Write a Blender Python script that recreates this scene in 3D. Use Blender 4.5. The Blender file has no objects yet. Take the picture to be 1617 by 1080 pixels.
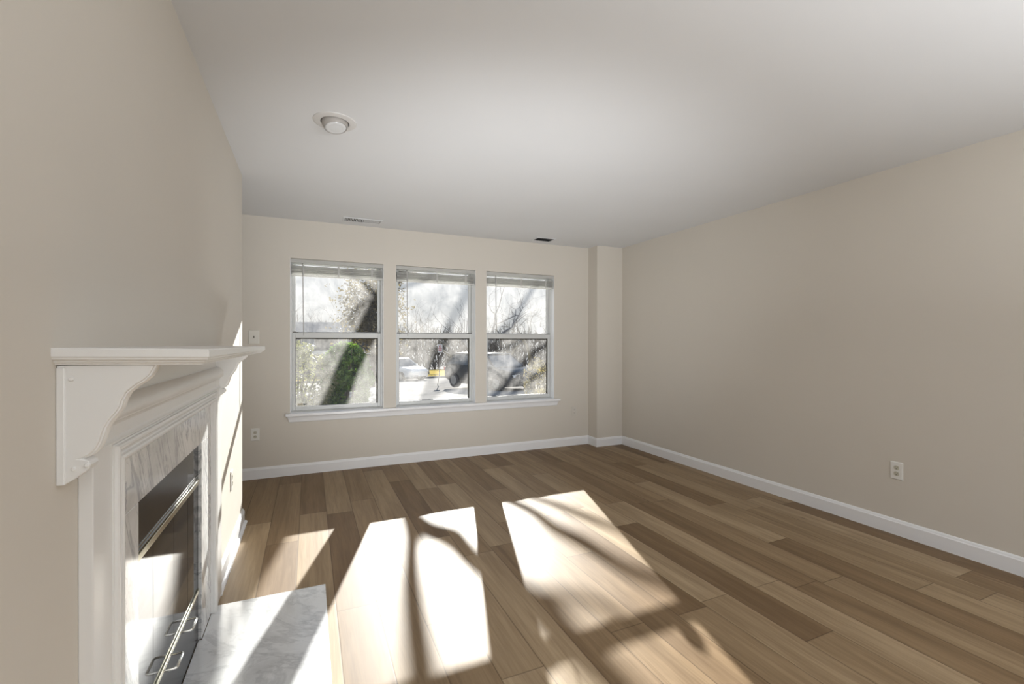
import bpy, bmesh, math, random
from mathutils import Vector, Matrix, noise
random.seed(7)
SC = bpy.context.scene
COL = SC.collection
PI = math.pi

# ------------------------------------------------------------------ camera
RT = Vector((0.91378221, -0.40620304, 0.00108061))
UP = Vector((0.00001992, 0.00270507, 0.99999634))
FW = Vector((0.40620447, 0.91377884, -0.00247993))
EYE = Vector((0, 0, 1.2828)); FPX = 721.018
cd = bpy.data.cameras.new('camera'); cam = bpy.data.objects.new('camera', cd); COL.objects.link(cam)
cd.sensor_width = 36; cd.lens = 36 * FPX / 1617; cd.clip_start = 0.02; cd.clip_end = 500
B = -FW
cam.matrix_world = Matrix(((RT.x, UP.x, B.x, EYE.x), (RT.y, UP.y, B.y, EYE.y), (RT.z, UP.z, B.z, EYE.z), (0, 0, 0, 1)))
SC.camera = cam

# ------------------------------------------------------------------ light and exposure
SUN = Vector((-.304, -1, -.406)).normalized()
sl = bpy.data.lights.new('sun', 'SUN'); so = bpy.data.objects.new('sun', sl); COL.objects.link(so)
sl.energy = 11.8; sl.angle = math.radians(.5); sl.color = (1, .97, .92)
so.rotation_euler = SUN.to_track_quat('-Z', 'Y').to_euler()

def area(name, loc, target, w, h, e, col):
    l = bpy.data.lights.new(name, 'AREA'); l.shape = 'RECTANGLE'; l.size = w; l.size_y = h; l.energy = e; l.color = col
    o = bpy.data.objects.new(name, l); COL.objects.link(o); o.location = loc
    o.rotation_euler = (Vector(target) - Vector(loc)).to_track_quat('-Z', 'Y').to_euler()
    return o
# added fill light behind the camera, standing in for made-up rear daylight
area('rear_fill', (1.5, -3.1, 1.25), (1.5, 4, 1.35), 3.4, 2.1, 14, (1, .985, .95))
# added fill panel behind the camera, facing the ceiling; no lamp of the room
area('bounce_fill', (1.75, -1.35, 1.4), (1.75, -1.35, 2.44), 2.9, 2.3, 88, (.95, .975, 1))
# two added fill spots out of frame, aimed up to brighten the ceiling
def fill_spot(name, loc, target, e, cone):
    l = bpy.data.lights.new(name, 'SPOT'); o = bpy.data.objects.new(name, l); COL.objects.link(o)
    l.energy = e; l.spot_size = math.radians(cone); l.spot_blend = 1; l.shadow_soft_size = .12; l.color = (.95, .975, 1)
    o.location = loc; o.rotation_euler = (Vector(target) - Vector(loc)).to_track_quat('-Z', 'Y').to_euler()
fill_spot('ceiling_fill', (1.7, -2.3, .8), (1.7, 3.3, 2.5), 120, 66)
fill_spot('floor_fill', (.75, .95, .12), (1.6, 4.45, 2.5), 170, 92)

W = bpy.data.worlds.new('sky'); SC.world = W; W.use_nodes = True
nt = W.node_tree; nt.nodes.clear()
tc = nt.nodes.new('ShaderNodeTexCoord'); sp = nt.nodes.new('ShaderNodeSeparateXYZ'); rp = nt.nodes.new('ShaderNodeValToRGB')
bg = nt.nodes.new('ShaderNodeBackground'); wo = nt.nodes.new('ShaderNodeOutputWorld')
rp.color_ramp.elements[0].position = 0.0; rp.color_ramp.elements[0].color = (1, 1, 1, 1)
rp.color_ramp.elements[1].position = 0.6; rp.color_ramp.elements[1].color = (.50, .68, 1, 1)
nt.links.new(tc.outputs['Generated'], sp.inputs[0]); nt.links.new(sp.outputs['Z'], rp.inputs[0])
nt.links.new(rp.outputs[0], bg.inputs[0]); bg.inputs[1].default_value = .40
nt.links.new(bg.outputs[0], wo.inputs[0])

vs = SC.view_settings
SC.display_settings.display_device = 'sRGB'
vs.view_transform = 'Standard'; vs.look = 'None'; vs.exposure = .52; vs.gamma = 1; vs.use_curve_mapping = False
SC.cycles.max_bounces = 10; SC.cycles.diffuse_bounces = 6; SC.cycles.transparent_max_bounces = 16
SC.cycles.sample_clamp_indirect = 6; SC.cycles.caustics_reflective = False; SC.cycles.caustics_refractive = False
SC.cycles.use_denoising = True

# ------------------------------------------------------------------ helpers
class MB:
    def __init__(s): s.bm = bmesh.new()
    def face(s, pts): return s.bm.faces.new([s.bm.verts.new(p) for p in pts])
    def box(s, x0, x1, y0, y1, z0, z1):
        v = [s.bm.verts.new(p) for p in ((x0, y0, z0), (x1, y0, z0), (x1, y1, z0), (x0, y1, z0), (x0, y0, z1), (x1, y0, z1), (x1, y1, z1), (x0, y1, z1))]
        for f in ((3, 2, 1, 0), (4, 5, 6, 7), (0, 1, 5, 4), (1, 2, 6, 5), (2, 3, 7, 6), (3, 0, 4, 7)): s.bm.faces.new([v[i] for i in f])
        return v
    def loft(s, rings, closed=True, caps=True):
        R = [[s.bm.verts.new(p) for p in r] for r in rings]
        n = len(R[0])
        for a, b in zip(R, R[1:]):
            for i in range(n if closed else n - 1):
                j = (i + 1) % n
                s.bm.faces.new((a[i], a[j], b[j], b[i]))
        if caps:
            s.bm.faces.new(R[0][::-1]); s.bm.faces.new(R[-1])
        return R
    def extrude(s, pts, vec):
        vec = Vector(vec)
        s.loft([[Vector(p) for p in pts], [Vector(p) + vec for p in pts]])
    def tube(s, pts, radii, n=8, caps=True):
        pts = [Vector(p) for p in pts]
        if not hasattr(radii, '__len__'): radii = [radii] * len(pts)
        rings = []; ref = None
        for i, p in enumerate(pts):
            d = (pts[min(i + 1, len(pts) - 1)] - pts[max(i - 1, 0)])
            if d.length < 1e-9: d = Vector((0, 0, 1))
            d.normalize()
            if ref is None:
                ref = d.orthogonal().normalized()
            ref = (ref - d * ref.dot(d)); ref.normalize()
            b = d.cross(ref)
            rings.append([p + (ref * math.cos(2 * PI * k / n) + b * math.sin(2 * PI * k / n)) * radii[i] for k in range(n)])
        s.loft(rings, caps=caps)
    def lathe(s, prof, c, M=None, n=32, caps=True):
        # prof: (r, h) along local z
        rings = []
        for r, h in prof:
            rings.append([Vector((r * math.cos(2 * PI * k / n), r * math.sin(2 * PI * k / n), h)) for k in range(n)])
        c = Vector(c)
        rings = [[(M @ p if M else p) + c for p in r] for r in rings]
        s.loft(rings, caps=caps)
    def build(s, name, mat, parent=None, bevel=0, seg=2, smooth=False, kind=None, origin=None):
        bmesh.ops.recalc_face_normals(s.bm, faces=s.bm.faces[:])
        if origin is not None:
            bmesh.ops.translate(s.bm, verts=s.bm.verts[:], vec=-Vector(origin))
        me = bpy.data.meshes.new(name); s.bm.to_mesh(me); s.bm.free()
        if smooth:
            me.polygons.foreach_set('use_smooth', [True] * len(me.polygons))
            if smooth != 'all':
                me.set_sharp_from_angle(angle=math.radians(35))
        o = bpy.data.objects.new(name, me); COL.objects.link(o)
        me.materials.append(mat)
        if origin is not None: o.location = origin
        if bevel:
            m = o.modifiers.new('bevel', 'BEVEL'); m.width = bevel; m.segments = seg; m.limit_method = 'ANGLE'; m.angle_limit = math.radians(40)
        if parent is not None: o.parent = parent
        if kind: o['kind'] = kind
        return o

def tag(o, label, cat, group=None):
    o['label'] = label; o['category'] = cat
    if group: o['group'] = group
    return o
def thing(name, label, cat, loc=(0, 0, 0), rz=0, group=None):
    o = bpy.data.objects.new(name, None); COL.objects.link(o); o.empty_display_size = .05
    o.location = loc; o.rotation_euler = (0, 0, rz)
    return tag(o, label, cat, group)
def setting(name):
    o = bpy.data.objects.new(name, None); COL.objects.link(o); o['kind'] = 'structure'; return o
def copy_tree(o, parent=None):
    c = o.copy(); COL.objects.link(c)
    if parent is not None: c.parent = parent
    for ch in o.children: copy_tree(ch, c)
    return c
def boxobj(name, mat, parent, x0, x1, y0, y1, z0, z1, bevel=0, kind=None, seg=2):
    m = MB(); m.box(x0, x1, y0, y1, z0, z1); return m.build(name, mat, parent, bevel, seg, kind=kind)
def at(px, Z, z=None, py=None):
    """world point on the sight line of photo column px at camera depth Z (z = world height)"""
    p = EYE + FW * Z + RT * ((px - 808.5) / FPX * Z)
    if py is not None: p = p + UP * ((540 - py) / FPX * Z)
    if z is not None: p.z = z
    return p
def ground(y): return .105 - .046 * y

# ------------------------------------------------------------------ materials
def mat(name, col, rough=.5, spec=.5, metal=0, **kw):
    m = bpy.data.materials.new(name); m.use_nodes = True
    b = m.node_tree.nodes['Principled BSDF']
    b.inputs['Base Color'].default_value = (*col, 1); b.inputs['Roughness'].default_value = rough
    b.inputs['Specular IOR Level'].default_value = spec; b.inputs['Metallic'].default_value = metal
    for k, v in kw.items(): b.inputs[k].default_value = v
    return m
class NT:
    def __init__(s, m): s.m = m; s.t = m.node_tree; s.b = s.t.nodes.get('Principled BSDF')
    def n(s, typ, **kw):
        x = s.t.nodes.new(typ)
        for k, v in kw.items(): setattr(x, k, v)
        return x
    def l(s, a, b): s.t.links.new(a, b)
    def math(s, op, a, b=None, c=None):
        x = s.n('ShaderNodeMath', operation=op)
        for i, v in enumerate((a, b, c)):
            if v is None: continue
            if isinstance(v, (int, float)): x.inputs[i].default_value = v
            else: s.l(v, x.inputs[i])
        return x.outputs[0]
    def ramp(s, fac, stops):
        r = s.n('ShaderNodeValToRGB'); e = r.color_ramp.elements
        while len(e) > 1: e.remove(e[-1])
        e[0].position = stops[0][0]; e[0].color = (*stops[0][1], 1)
        for p, c in stops[1:]:
            q = e.new(p); q.color = (*c, 1)
        s.l(fac, r.inputs[0]); return r.outputs[0]
    def coords(s, out='Object'):
        return s.n('ShaderNodeTexCoord').outputs[out]
    def mapping(s, v, loc=(0, 0, 0), rot=(0, 0, 0), scale=(1, 1, 1)):
        x = s.n('ShaderNodeMapping'); s.l(v, x.inputs[0])
        x.inputs[1].default_value = loc; x.inputs[2].default_value = rot; x.inputs[3].default_value = scale
        return x.outputs[0]
    def noise(s, v, scale=5, detail=4, rough=.5, dist=0):
        x = s.n('ShaderNodeTexNoise'); s.l(v, x.inputs['Vector'])
        x.inputs['Scale'].default_value = scale; x.inputs['Detail'].default_value = detail
        x.inputs['Roughness'].default_value = rough; x.inputs['Distortion'].default_value = dist
        return x.outputs[0]
    def mix(s, f, a, b, typ='MIX'):
        x = s.n('ShaderNodeMix', data_type='RGBA', blend_type=typ)
        for i, v in ((0, f), (6, a), (7, b)):
            if isinstance(v, (int, float)): x.inputs[i].default_value = v
            elif isinstance(v, tuple): x.inputs[i].default_value = (*v, 1)
            else: s.l(v, x.inputs[i])
        return x.outputs[2]
    def bump(s, h, strength=.2, dist=.002):
        x = s.n('ShaderNodeBump'); x.inputs['Strength'].default_value = strength; x.inputs['Distance'].default_value = dist
        s.l(h, x.inputs['Height']); s.l(x.outputs[0], s.b.inputs['Normal'])

def paint(name, col, rough, tex=350, strength=.05, spec=.35):
    m = mat(name, col, rough, spec); t = NT(m)
    v = t.coords()
    n = t.noise(v, 1.3, 3)
    c = t.ramp(n, [(.3, tuple(x * .985 for x in col)), (.7, tuple(min(1, x * 1.012) for x in col))])
    t.l(c, t.b.inputs['Base Color'])
    t.bump(t.noise(v, tex, 2), strength, .001)
    return m
M_WALL = paint('wall_paint', (.62, .583, .525), .62)
M_CEIL = paint('ceiling_paint', (.68, .69, .705), .8)
M_TRIM = paint('white_trim_paint', (.81, .82, .84), .32, 120, .03, .5)
M_MANTEL = paint('white_mantel_paint', (.76, .76, .75), .30, 90, .05, .5)
M_VINYL = mat('window_vinyl', (.57, .58, .575), .35)
M_DARKSEAL = mat('window_gasket', (.06, .05, .04), .5)
M_BLIND = mat('blind_vinyl', (.80, .80, .79), .4)
_t = M_BLIND.node_tree; _tl = _t.nodes.new('ShaderNodeBsdfTranslucent'); _tl.inputs[0].default_value = (.85, .85, .83, 1)
_mx = _t.nodes.new('ShaderNodeMixShader'); _mx.inputs[0].default_value = .62
_t.links.new(_t.nodes['Principled BSDF'].outputs[0], _mx.inputs[1]); _t.links.new(_tl.outputs[0], _mx.inputs[2]); _t.links.new(_mx.outputs[0], _t.nodes['Material Output'].inputs[0])
M_CORD = mat('clear_wand_plastic', (.45, .45, .44), .2)
M_PLATE = mat('outlet_plastic', (.74, .735, .71), .35)
M_SWITCH = mat('almond_switch_plate', (.70, .685, .635), .35)
M_SLOT = mat('dark_slot', (.02, .02, .018), .6)
M_RECEPT = mat('receptacle_plastic', (.52, .50, .42), .4)
M_CHROME = mat('chrome', (.78, .78, .74), .13, .5, 1)
M_STRIP = mat('pale_brass', (.80, .78, .64), .28, .5, 1)
M_BLACK = mat('black_metal', (.012, .012, .013), .33, .5)
M_FIREGLASS = mat('smoked_glass', (.018, .019, .02), .05, .42)
M_VENTDARK = mat('duct_dark', (.03, .03, .03), .8)
M_LENS = mat('frosted_lens', (.62, .63, .64), .15, .5)
M_EYEBALL = mat('eyeball_paint', (.38, .36, .34), .45)

def floor_mat():
    m = mat('oak_plank', (.3, .22, .15), .5, .18); t = NT(m)
    v = t.coords(); s = t.n('ShaderNodeSeparateXYZ'); t.l(v, s.inputs[0])
    PW, PL = .182, 1.32
    u = t.math('DIVIDE', t.math('SUBTRACT', s.outputs[0], .12), PW)
    row = t.math('FLOOR', u); fu = t.math('FRACT', u)
    wn = t.n('ShaderNodeTexWhiteNoise', noise_dimensions='1D'); t.l(row, wn.inputs['W'])
    w = t.math('ADD', t.math('DIVIDE', s.outputs[1], PL), t.math('MULTIPLY', wn.outputs[0], 7.3))
    colm = t.math('FLOOR', w); fw = t.math('FRACT', w)
    cb = t.n('ShaderNodeCombineXYZ'); t.l(row, cb.inputs[0]); t.l(colm, cb.inputs[1])
    w2 = t.n('ShaderNodeTexWhiteNoise', noise_dimensions='2D'); t.l(cb.outputs[0], w2.inputs['Vector'])
    r = w2.outputs[0]
    base = t.ramp(r, [(0, (.215, .142, .078)), (.3, (.28, .195, .112)), (.62, (.34, .248, .150)), (1, (.415, .314, .20))])
    # grain, shifted plank by plank
    off = t.n('ShaderNodeCombineXYZ'); t.l(t.math('MULTIPLY', r, 31.7), off.inputs[0]); t.l(t.math('MULTIPLY', r, 17.1), off.inputs[1])
    va = t.n('ShaderNodeVectorMath', operation='ADD'); t.l(v, va.inputs[0]); t.l(off.outputs[0], va.inputs[1])
    gv = t.mapping(va.outputs[0], scale=(34, 1.5, 1))
    g1 = t.noise(gv, 1.6, 6, .62, .8)
    gv2 = t.mapping(va.outputs[0], scale=(7, .55, 1))
    g2 = t.noise(gv2, 1.0, 4, .55, 1.4)
    c = t.mix(t.ramp(g1, [(.30, (1, 1, 1)), (.62, (0, 0, 0))]), base, (.76, .73, .70), 'MULTIPLY')
    f2 = t.ramp(g2, [(.38, (.72, .69, .66)), (.62, (1.0, 1.0, 1.0))])
    c = t.mix(.85, c, f2, 'MULTIPLY')
    # knots
    vo = t.n('ShaderNodeTexVoronoi'); t.l(t.mapping(va.outputs[0], scale=(2.2, .9, 1)), vo.inputs['Vector']); vo.inputs['Scale'].default_value = 1.0
    k = t.ramp(vo.outputs['Distance'], [(.012, (.35, .30, .26)), (.045, (1, 1, 1))])
    c = t.mix(.75, c, k, 'MULTIPLY')
    # seams
    e = t.math('MINIMUM', t.math('MULTIPLY', t.math('MINIMUM', fu, t.math('SUBTRACT', 1, fu)), PW), t.math('MULTIPLY', t.math('MINIMUM', fw, t.math('SUBTRACT', 1, fw)), PL))
    seam = t.ramp(e, [(0.0006, (.35, .32, .30)), (.0016, (1, 1, 1))])
    c = t.mix(.8, c, seam, 'MULTIPLY')
    t.l(c, t.b.inputs['Base Color'])
    t.l(t.math('ADD', t.math('MULTIPLY', g1, .12), .43), t.b.inputs['Roughness'])
    t.bump(t.math('ADD', t.math('MULTIPLY', g1, .35), seam), .18, .0012)
    return m
M_FLOOR = floor_mat()

def marble(name, rot, veins, base=(.74, .74, .735), amt=1):
    m = mat(name, base, .12, .5); t = NT(m)
    v = t.mapping(t.coords(), rot=rot)
    big = t.noise(v, 2.2, 6, .6, 1.0)
    st = t.mapping(v, scale=veins)
    n1 = t.noise(st, 1.0, 7, .62, 1.6)
    n2 = t.noise(t.mapping(st, loc=(5.2, 3.1, 7.7)), 2.3, 6, .6, 1.0)
    v1 = t.math('ABSOLUTE', t.math('SUBTRACT', n1, .5)); v2 = t.math('ABSOLUTE', t.math('SUBTRACT', n2, .5))
    c = t.ramp(big, [(.32, tuple(x * .72 for x in base)), (.52, base), (.75, tuple(min(1, x * 1.1) for x in base))])
    c = t.mix(t.math('MULTIPLY', t.ramp(v1, [(0, (1, 1, 1)), (.035, (0, 0, 0))]), .62 * amt), c, (.22, .23, .25))
    c = t.mix(t.math('MULTIPLY', t.ramp(v2, [(0, (1, 1, 1)), (.02, (0, 0, 0))]), .40 * amt), c, (.30, .31, .33))
    t.l(c, t.b.inputs['Base Color'])
    return m
M_MARBLE = marble('streaked_white_marble', (math.radians(-24), 0, 0), (4, 9, 1.6))
M_HEARTH = marble('clouded_white_marble', (0, 0, math.radians(35)), (1.5, 2.6, 2), (.70, .71, .72), .5)

def glass_mat():
    m = bpy.data.materials.new('dusty_window_glass'); m.use_nodes = True
    t = NT(m); t.t.nodes.clear()
    v = t.coords('Object')
    cloud = t.noise(v, 3.2, 5, .62, .6)
    streak = t.noise(t.mapping(v, scale=(14, 1, 2.2)), 1.6, 4, .6)
    speck = t.noise(v, 70, 2, .6)
    vo = t.n('ShaderNodeTexVoronoi'); t.l(v, vo.inputs['Vector']); vo.inputs['Scale'].default_value = 45
    dots = t.ramp(vo.outputs['Distance'], [(.05, (1, 1, 1)), (.16, (0, 0, 0))])
    f = t.math('ADD', t.math('MULTIPLY', t.ramp(cloud, [(.33, (0, 0, 0)), (.68, (1, 1, 1))]), .11), .02)
    f = t.math('ADD', f, t.math('MULTIPLY', t.ramp(streak, [(.4, (0, 0, 0)), (.7, (1, 1, 1))]), .025))
    f = t.math('ADD', f, t.math('MULTIPLY', t.ramp(speck, [(.5, (0, 0, 0)), (.75, (1, 1, 1))]), .03))
    f = t.math('ADD', f, t.math('MULTIPLY', dots, .025))
    tr = t.n('ShaderNodeBsdfTransparent'); tr.inputs[0].default_value = (.95, .97, .96, 1)
    tl = t.n('ShaderNodeBsdfTranslucent'); tl.inputs[0].default_value = (.97, .96, .93, 1)
    mx = t.n('ShaderNodeMixShader'); t.l(f, mx.inputs[0]); t.l(tr.outputs[0], mx.inputs[1]); t.l(tl.outputs[0], mx.inputs[2])
    o = t.n('ShaderNodeOutputMaterial'); t.l(mx.outputs[0], o.inputs[0])
    return m
M_GLASS = glass_mat()

# ------------------------------------------------------------------ room shell
H = 2.44; XL = -.4287; XR = 3.5644; YB = 4.830; YE = 3.69; XC = 3.191; YC = 4.641; YR = -3.2; XA = -1.15
m = MB(); m.box(XA - .2, XR + .15, YR - .15, YB + .19, -.12, 0); m.build('floor', M_FLOOR, kind='structure')
m = MB(); m.box(XA - .2, XR + .15, YR - .15, YB + .19, H, H + .12); m.build('ceiling', M_CEIL, kind='structure')
FY0, FY1, FZ1 = 1.49, 2.31, .852       # firebox opening in the left wall
m = MB()
m.box(XL - .5, XL, YR, FY0, 0, H); m.box(XL - .5, XL, FY1, YE, 0, H); m.box(XL - .5, XL, FY0, FY1, FZ1, H)
m.build('wall_left', M_WALL, kind='structure')
m = MB(); m.box(XA - .15, XA, YE - .4, YB, 0, H); m.box(XA, XL - .5, YE - .4, YE, 0, H)
m.build('wall_alcove', M_WALL, kind='structure')
m = MB(); m.box(XR, XR + .15, YR, YB, 0, H); m.build('wall_right', M_WALL, kind='structure')
m = MB(); m.box(XC, XR, YC, YB, 0, H); m.build('wall_corner', M_WALL, kind='structure')
WIN = [(-.165, .700), (.827, 1.701), (1.830, 2.704)]; WZ0, WZ1 = .588, 2.070
m = MB(); ya, yb = YB, YB + .19
m.box(XA - .15, XR + .15, ya, yb, 0, WZ0); m.box(XA - .15, XR + .15, ya, yb, WZ1, H)
xs = [XA - .15] + [v for w in WIN for v in w] + [XR + .15]
for i in range(0, 8, 2): m.box(xs[i], xs[i + 1], ya, yb, WZ0, WZ1)
m.build('wall_back', M_WALL, kind='structure')
# rear of the room, behind the camera, with a wide unglazed opening added to let in light
m = MB(); m.box(XL, -.3, YR - .15, YR, 0, H); m.box(3.3, XR, YR - .15, YR, 0, H); m.box(-.3, 3.3, YR - .15, YR, 2.3, H)
m.build('wall_rear', M_WALL, kind='structure')

def base_profile(h=.104, t=.014):
    return [(0, 0), (t, 0), (t, h * .80), (t * .75, h * .86), (t * .62, h * .93), (t * .3, h), (0, h)]
def baseboard(name, stations, parent=None):
    """stations: list of (point, inward direction incl. mitre length)"""
    m = MB(); rings = []
    for p, d in stations:
        rings.append([Vector((p[0] + d[0] * a, p[1] + d[1] * a, z)) for a, z in base_profile()])
    m.loft(rings); return m.build(name, M_TRIM, parent, kind='structure' if not parent else None)
baseboard('baseboard_back', [((XA, YB), (0, -1)), ((XC, YB), (-1, -1))])
baseboard('baseboard_corner', [((XC, YB), (-1, -1)), ((XC, YC), (-1, -1)), ((XR, YC), (-1, -1))])
baseboard('baseboard_right', [((XR, YC), (-1, -1)), ((XR, YR), (-1, 0))])
baseboard('baseboard_left', [((XL, 2.685), (1, 0)), ((XL, YE), (1, 1)), ((XL - .5, YE), (0, 1))])
m = MB(); sh = [(0, 0), (.016, 0), (.0145, .007), (.010, .012), (.0045, .0155), (0, .017)]
m.loft([[Vector((XL + .014 + a, 2.685, z)) for a, z in sh], [Vector((XL + .014 + a, YE + .014 + a, z)) for a, z in sh], [Vector((XL - .45, YE + .014 + a, z)) for a, z in sh]])
m.build('trim_2', M_TRIM, kind='structure')
baseboard('baseboard_near', [((XL, YR), (1, 0)), ((XL, 1.12), (1, 0))])

# window stool and apron (one board under the three windows)
m = MB()
sx0, sx1 = -.205, 2.772; yf = YB - .042
m.box(sx0, sx1, yf, YB, .562, .588)
for a, b in WIN: m.box(a, b, YB - .01, YB + .07, .562, .589)
m.build('trim_1', M_TRIM, bevel=.005, seg=3, kind='structure')
m = MB()
m.loft([[Vector((x0, YB, .505)), Vector((x1, YB, .505)), Vector((x1, YB - d, .505 + (.012 if d > .012 else 0))), Vector((x0, YB - d, .505 + (.012 if d > .012 else 0)))] if False else
        [Vector((x0, YB, z)), Vector((x1, YB, z)), Vector((x1, YB - d, z)), Vector((x0, YB - d, z))]
        for x0, x1, z, d in ((-.170, 2.735, .504, .010), (-.174, 2.739, .512, .015), (-.178, 2.743, .53, .017), (-.184, 2.750, .548, .022), (-.190, 2.758, .562, .030))])
m.build('trim_3', M_TRIM, kind='structure')

# ------------------------------------------------------------------ windows (structure) and their blinds
FY = YB + .062   # front of the window unit
def frame_bars(mb, x0, x1, z0, z1, y0, y1, l, r, b, t):
    mb.box(x0, x0 + l, y0, y1, z0, z1); mb.box(x1 - r, x1, y0, y1, z0, z1)
    mb.box(x0 + l, x1 - r, y0, y1, z0, z0 + b); mb.box(x0 + l, x1 - r, y0, y1, z1 - t, z1)
def window(i, x0, x1):
    r = setting('window_%d' % i)
    m = MB(); frame_bars(m, x0, x1, WZ0, WZ1, FY, FY + .10, .019, .019, .012, .014); m.build('window_frame', M_VINYL, r, .002)
    m = MB(); m.box(x0, x0 + .003, YB + .002, FY, WZ0, WZ1); m.box(x1 - .003, x1, YB + .002, FY, WZ0, WZ1); m.build('jamb_liner', M_TRIM, r)
    # lower sash, inner track
    a, b = x0 + .019, x1 - .019
    m = MB(); frame_bars(m, a, b, .600, 1.360, FY + .012, FY + .040, .026, .026, .040, .050)
    s = m.build('lower_sash', M_VINYL, r, .003)
    m = MB(); frame_bars(m, a + .026, b - .026, .640, 1.310, FY + .0315, FY + .0395, .004, .013, .003, .009); m.build('glazing_gasket', M_DARKSEAL, s)
    g = MB(); y = FY + .031; g.face([(a + .026, y, .64), (b - .026, y, .64), (b - .026, y, 1.31), (a + .026, y, 1.31)])
    g.build('pane', M_GLASS, s)
    # upper sash, outer track
    m = MB(); frame_bars(m, a, b, 1.326, WZ1 - .014, FY + .048, FY + .076, .026, .026, .044, .026)
    s = m.build('upper_sash', M_VINYL, r, .003)
    g = MB(); y = FY + .066; g.face([(a + .026, y, 1.37), (b - .026, y, 1.37), (b - .026, y, WZ1 - .040), (a + .026, y, WZ1 - .040)])
    g.build('pane', M_GLASS, s)
    for c in (a + .026, b - .026):
        boxobj('tilt_latch', M_DARKSEAL, r, c - .026, c + .026, FY + .016, FY + .034, 1.3602, 1.3655, .001)
    boxobj('lift_rail', M_VINYL, r, (a + b) / 2 - .06, (a + b) / 2 + .06, FY + .002, FY + .013, .607, .617, .002)
for i, (a, b) in enumerate(WIN): window(i + 1, a, b)

def blind():
    """2 inch blind pulled all the way up, x centred, top at z 0"""
    t = thing('window_blind', '', 'blind', group='raised white window blinds')
    w = .425
    m = MB(); m.box(-w, w, -.020, .030, -.036, -.001); m.build('headrail', M_BLIND, t, .003)
    m = MB()
    m.loft([[Vector((x, y, z)) for y, z in ((-.030, -.038), (-.022, -.038), (-.022, -.005), (-.026, -.003), (-.030, -.007))] for x in (-w - .003, w + .003)])
    m.build('valance', M_BLIND, t)
    z = -.066
    for k in range(12):
        m = MB(); dy = random.uniform(-.003, .003); tl = random.uniform(-.002, .002)
        m.loft([[Vector((x, -.026 + dy, z + tl)), Vector((x, 0 + dy, z + .0025)), Vector((x, .026 + dy, z - tl)), Vector((x, .026 + dy, z - tl - .0030)), Vector((x, 0 + dy, z - .0005)), Vector((x, -.026 + dy, z + tl - .0030))] for x in (-w + .002, w - .002)])
        m.build('slat', M_BLIND, t)
        z -= .0067
    m = MB(); m.box(-w + .002, w - .002, -.026, .026, z - .017, z - .001); m.build('bottom_rail', M_BLIND, t, .003)
    for sx in (-.32, 0, .32):
        m = MB(); m.box(sx - .009, sx + .009, -.0285, -.0265, z - .014, -.06); m.build('ladder_tape', M_BLIND, t)
    m = MB(); m.tube([(-.325, -.034, -.045), (-.325, -.040, -.05), (-.324, -.040, -.06)], .003, 8); m.build('wand_hook', M_DARKSEAL, t)
    m = MB(); m.tube([(-.324, -.040, -.058), (-.320, -.036, -.40), (-.316, -.034, -.735)], .0042, 6); m.build('tilt_wand', M_CORD, t)
    m = MB(); m.tube([(.405, -.0335, -.05), (.415, -.036, -.075), (.400, -.036, -.10), (.408, -.0335, -.165)], .002, 6); m.build('lift_cord', M_BLIND, t)
    return t
b0 = blind()
for k, ((a, b), lab) in enumerate(zip(WIN, ('raised white blind above the bush, in the leftmost window', 'raised white blind in the middle window of the three', 'raised white blind in the rightmost window above the white round sticker'))):
    o = b0 if k == 0 else copy_tree(b0)
    o.location = ((a + b) / 2, YB + .030, WZ1 - .001); o['label'] = lab
    s = ((b - a) - .012) / .856; o.scale = (s, 1, 1)

# stickers on the glass
GY = FY + .0295
st = thing('alarm_sticker', 'small tan and dark sticker pair in the lower left corner of the left window', 'sticker', (-.062, GY, .657))
M_TAN = mat('sticker_tan', (.50, .44, .33), .5); M_INK = mat('sticker_dark', (.05, .05, .05), .4); M_OLIVE = mat('sticker_grey', (.28, .27, .22), .5); M_WHITE = mat('sticker_white', (.85, .85, .83), .5)
def plate(name, mt, parent, x0, x1, z0, z1, dy=0, y=0):
    return boxobj(name, mt, parent, x0, x1, y - .0006 - dy, y - dy, z0, z1)
plate('tan_panel', M_TAN, st, -.042, .008, -.010, .012); plate('grey_band', M_OLIVE, st, -.041, .007, -.010, -.003, .0007)
plate('dark_panel', M_INK, st, .012, .040, -.009, .011)
m = MB()
arc = [(.018 + .004 * 0, .002)]
pts = [(.017, .004), (.022, .006), (.026, .003), (.030, .006), (.034, .004), (.035, -.001), (.032, -.005), (.026, -.006)]
for p, q in zip(pts, pts[1:]):
    d = Vector((q[0] - p[0], 0, q[1] - p[1])).normalized(); n = Vector((-d.z, 0, d.x)) * .0012
    P = Vector((p[0], -.0012, p[1])); Q = Vector((q[0], -.0012, q[1]))
    m.extrude([P - n, Q - n, Q + n, P + n], (0, .0006, 0))
m.build('white_squiggle', M_WHITE, st)
m = MB(); m.lathe([(.041, -.0006), (.041, .0006)], (2.575, FY + .0655, 1.408), Matrix.Rotation(PI / 2, 3, 'X'), 40)
M_SEAL = mat('white_vinyl_sticker', (.9, .9, .9), .5)
tn = M_SEAL.node_tree; bb = tn.nodes['Principled BSDF']; tl = tn.nodes.new('ShaderNodeBsdfTranslucent'); tl.inputs[0].default_value = (.95, .95, .95, 1)
mx = tn.nodes.new('ShaderNodeMixShader'); mx.inputs[0].default_value = .5
tn.links.new(bb.outputs[0], mx.inputs[1]); tn.links.new(tl.outputs[0], mx.inputs[2]); tn.links.new(mx.outputs[0], tn.nodes['Material Output'].inputs[0])
tag(m.build('round_sticker', M_SEAL), 'round white sticker on the upper pane of the right window', 'sticker')

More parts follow.
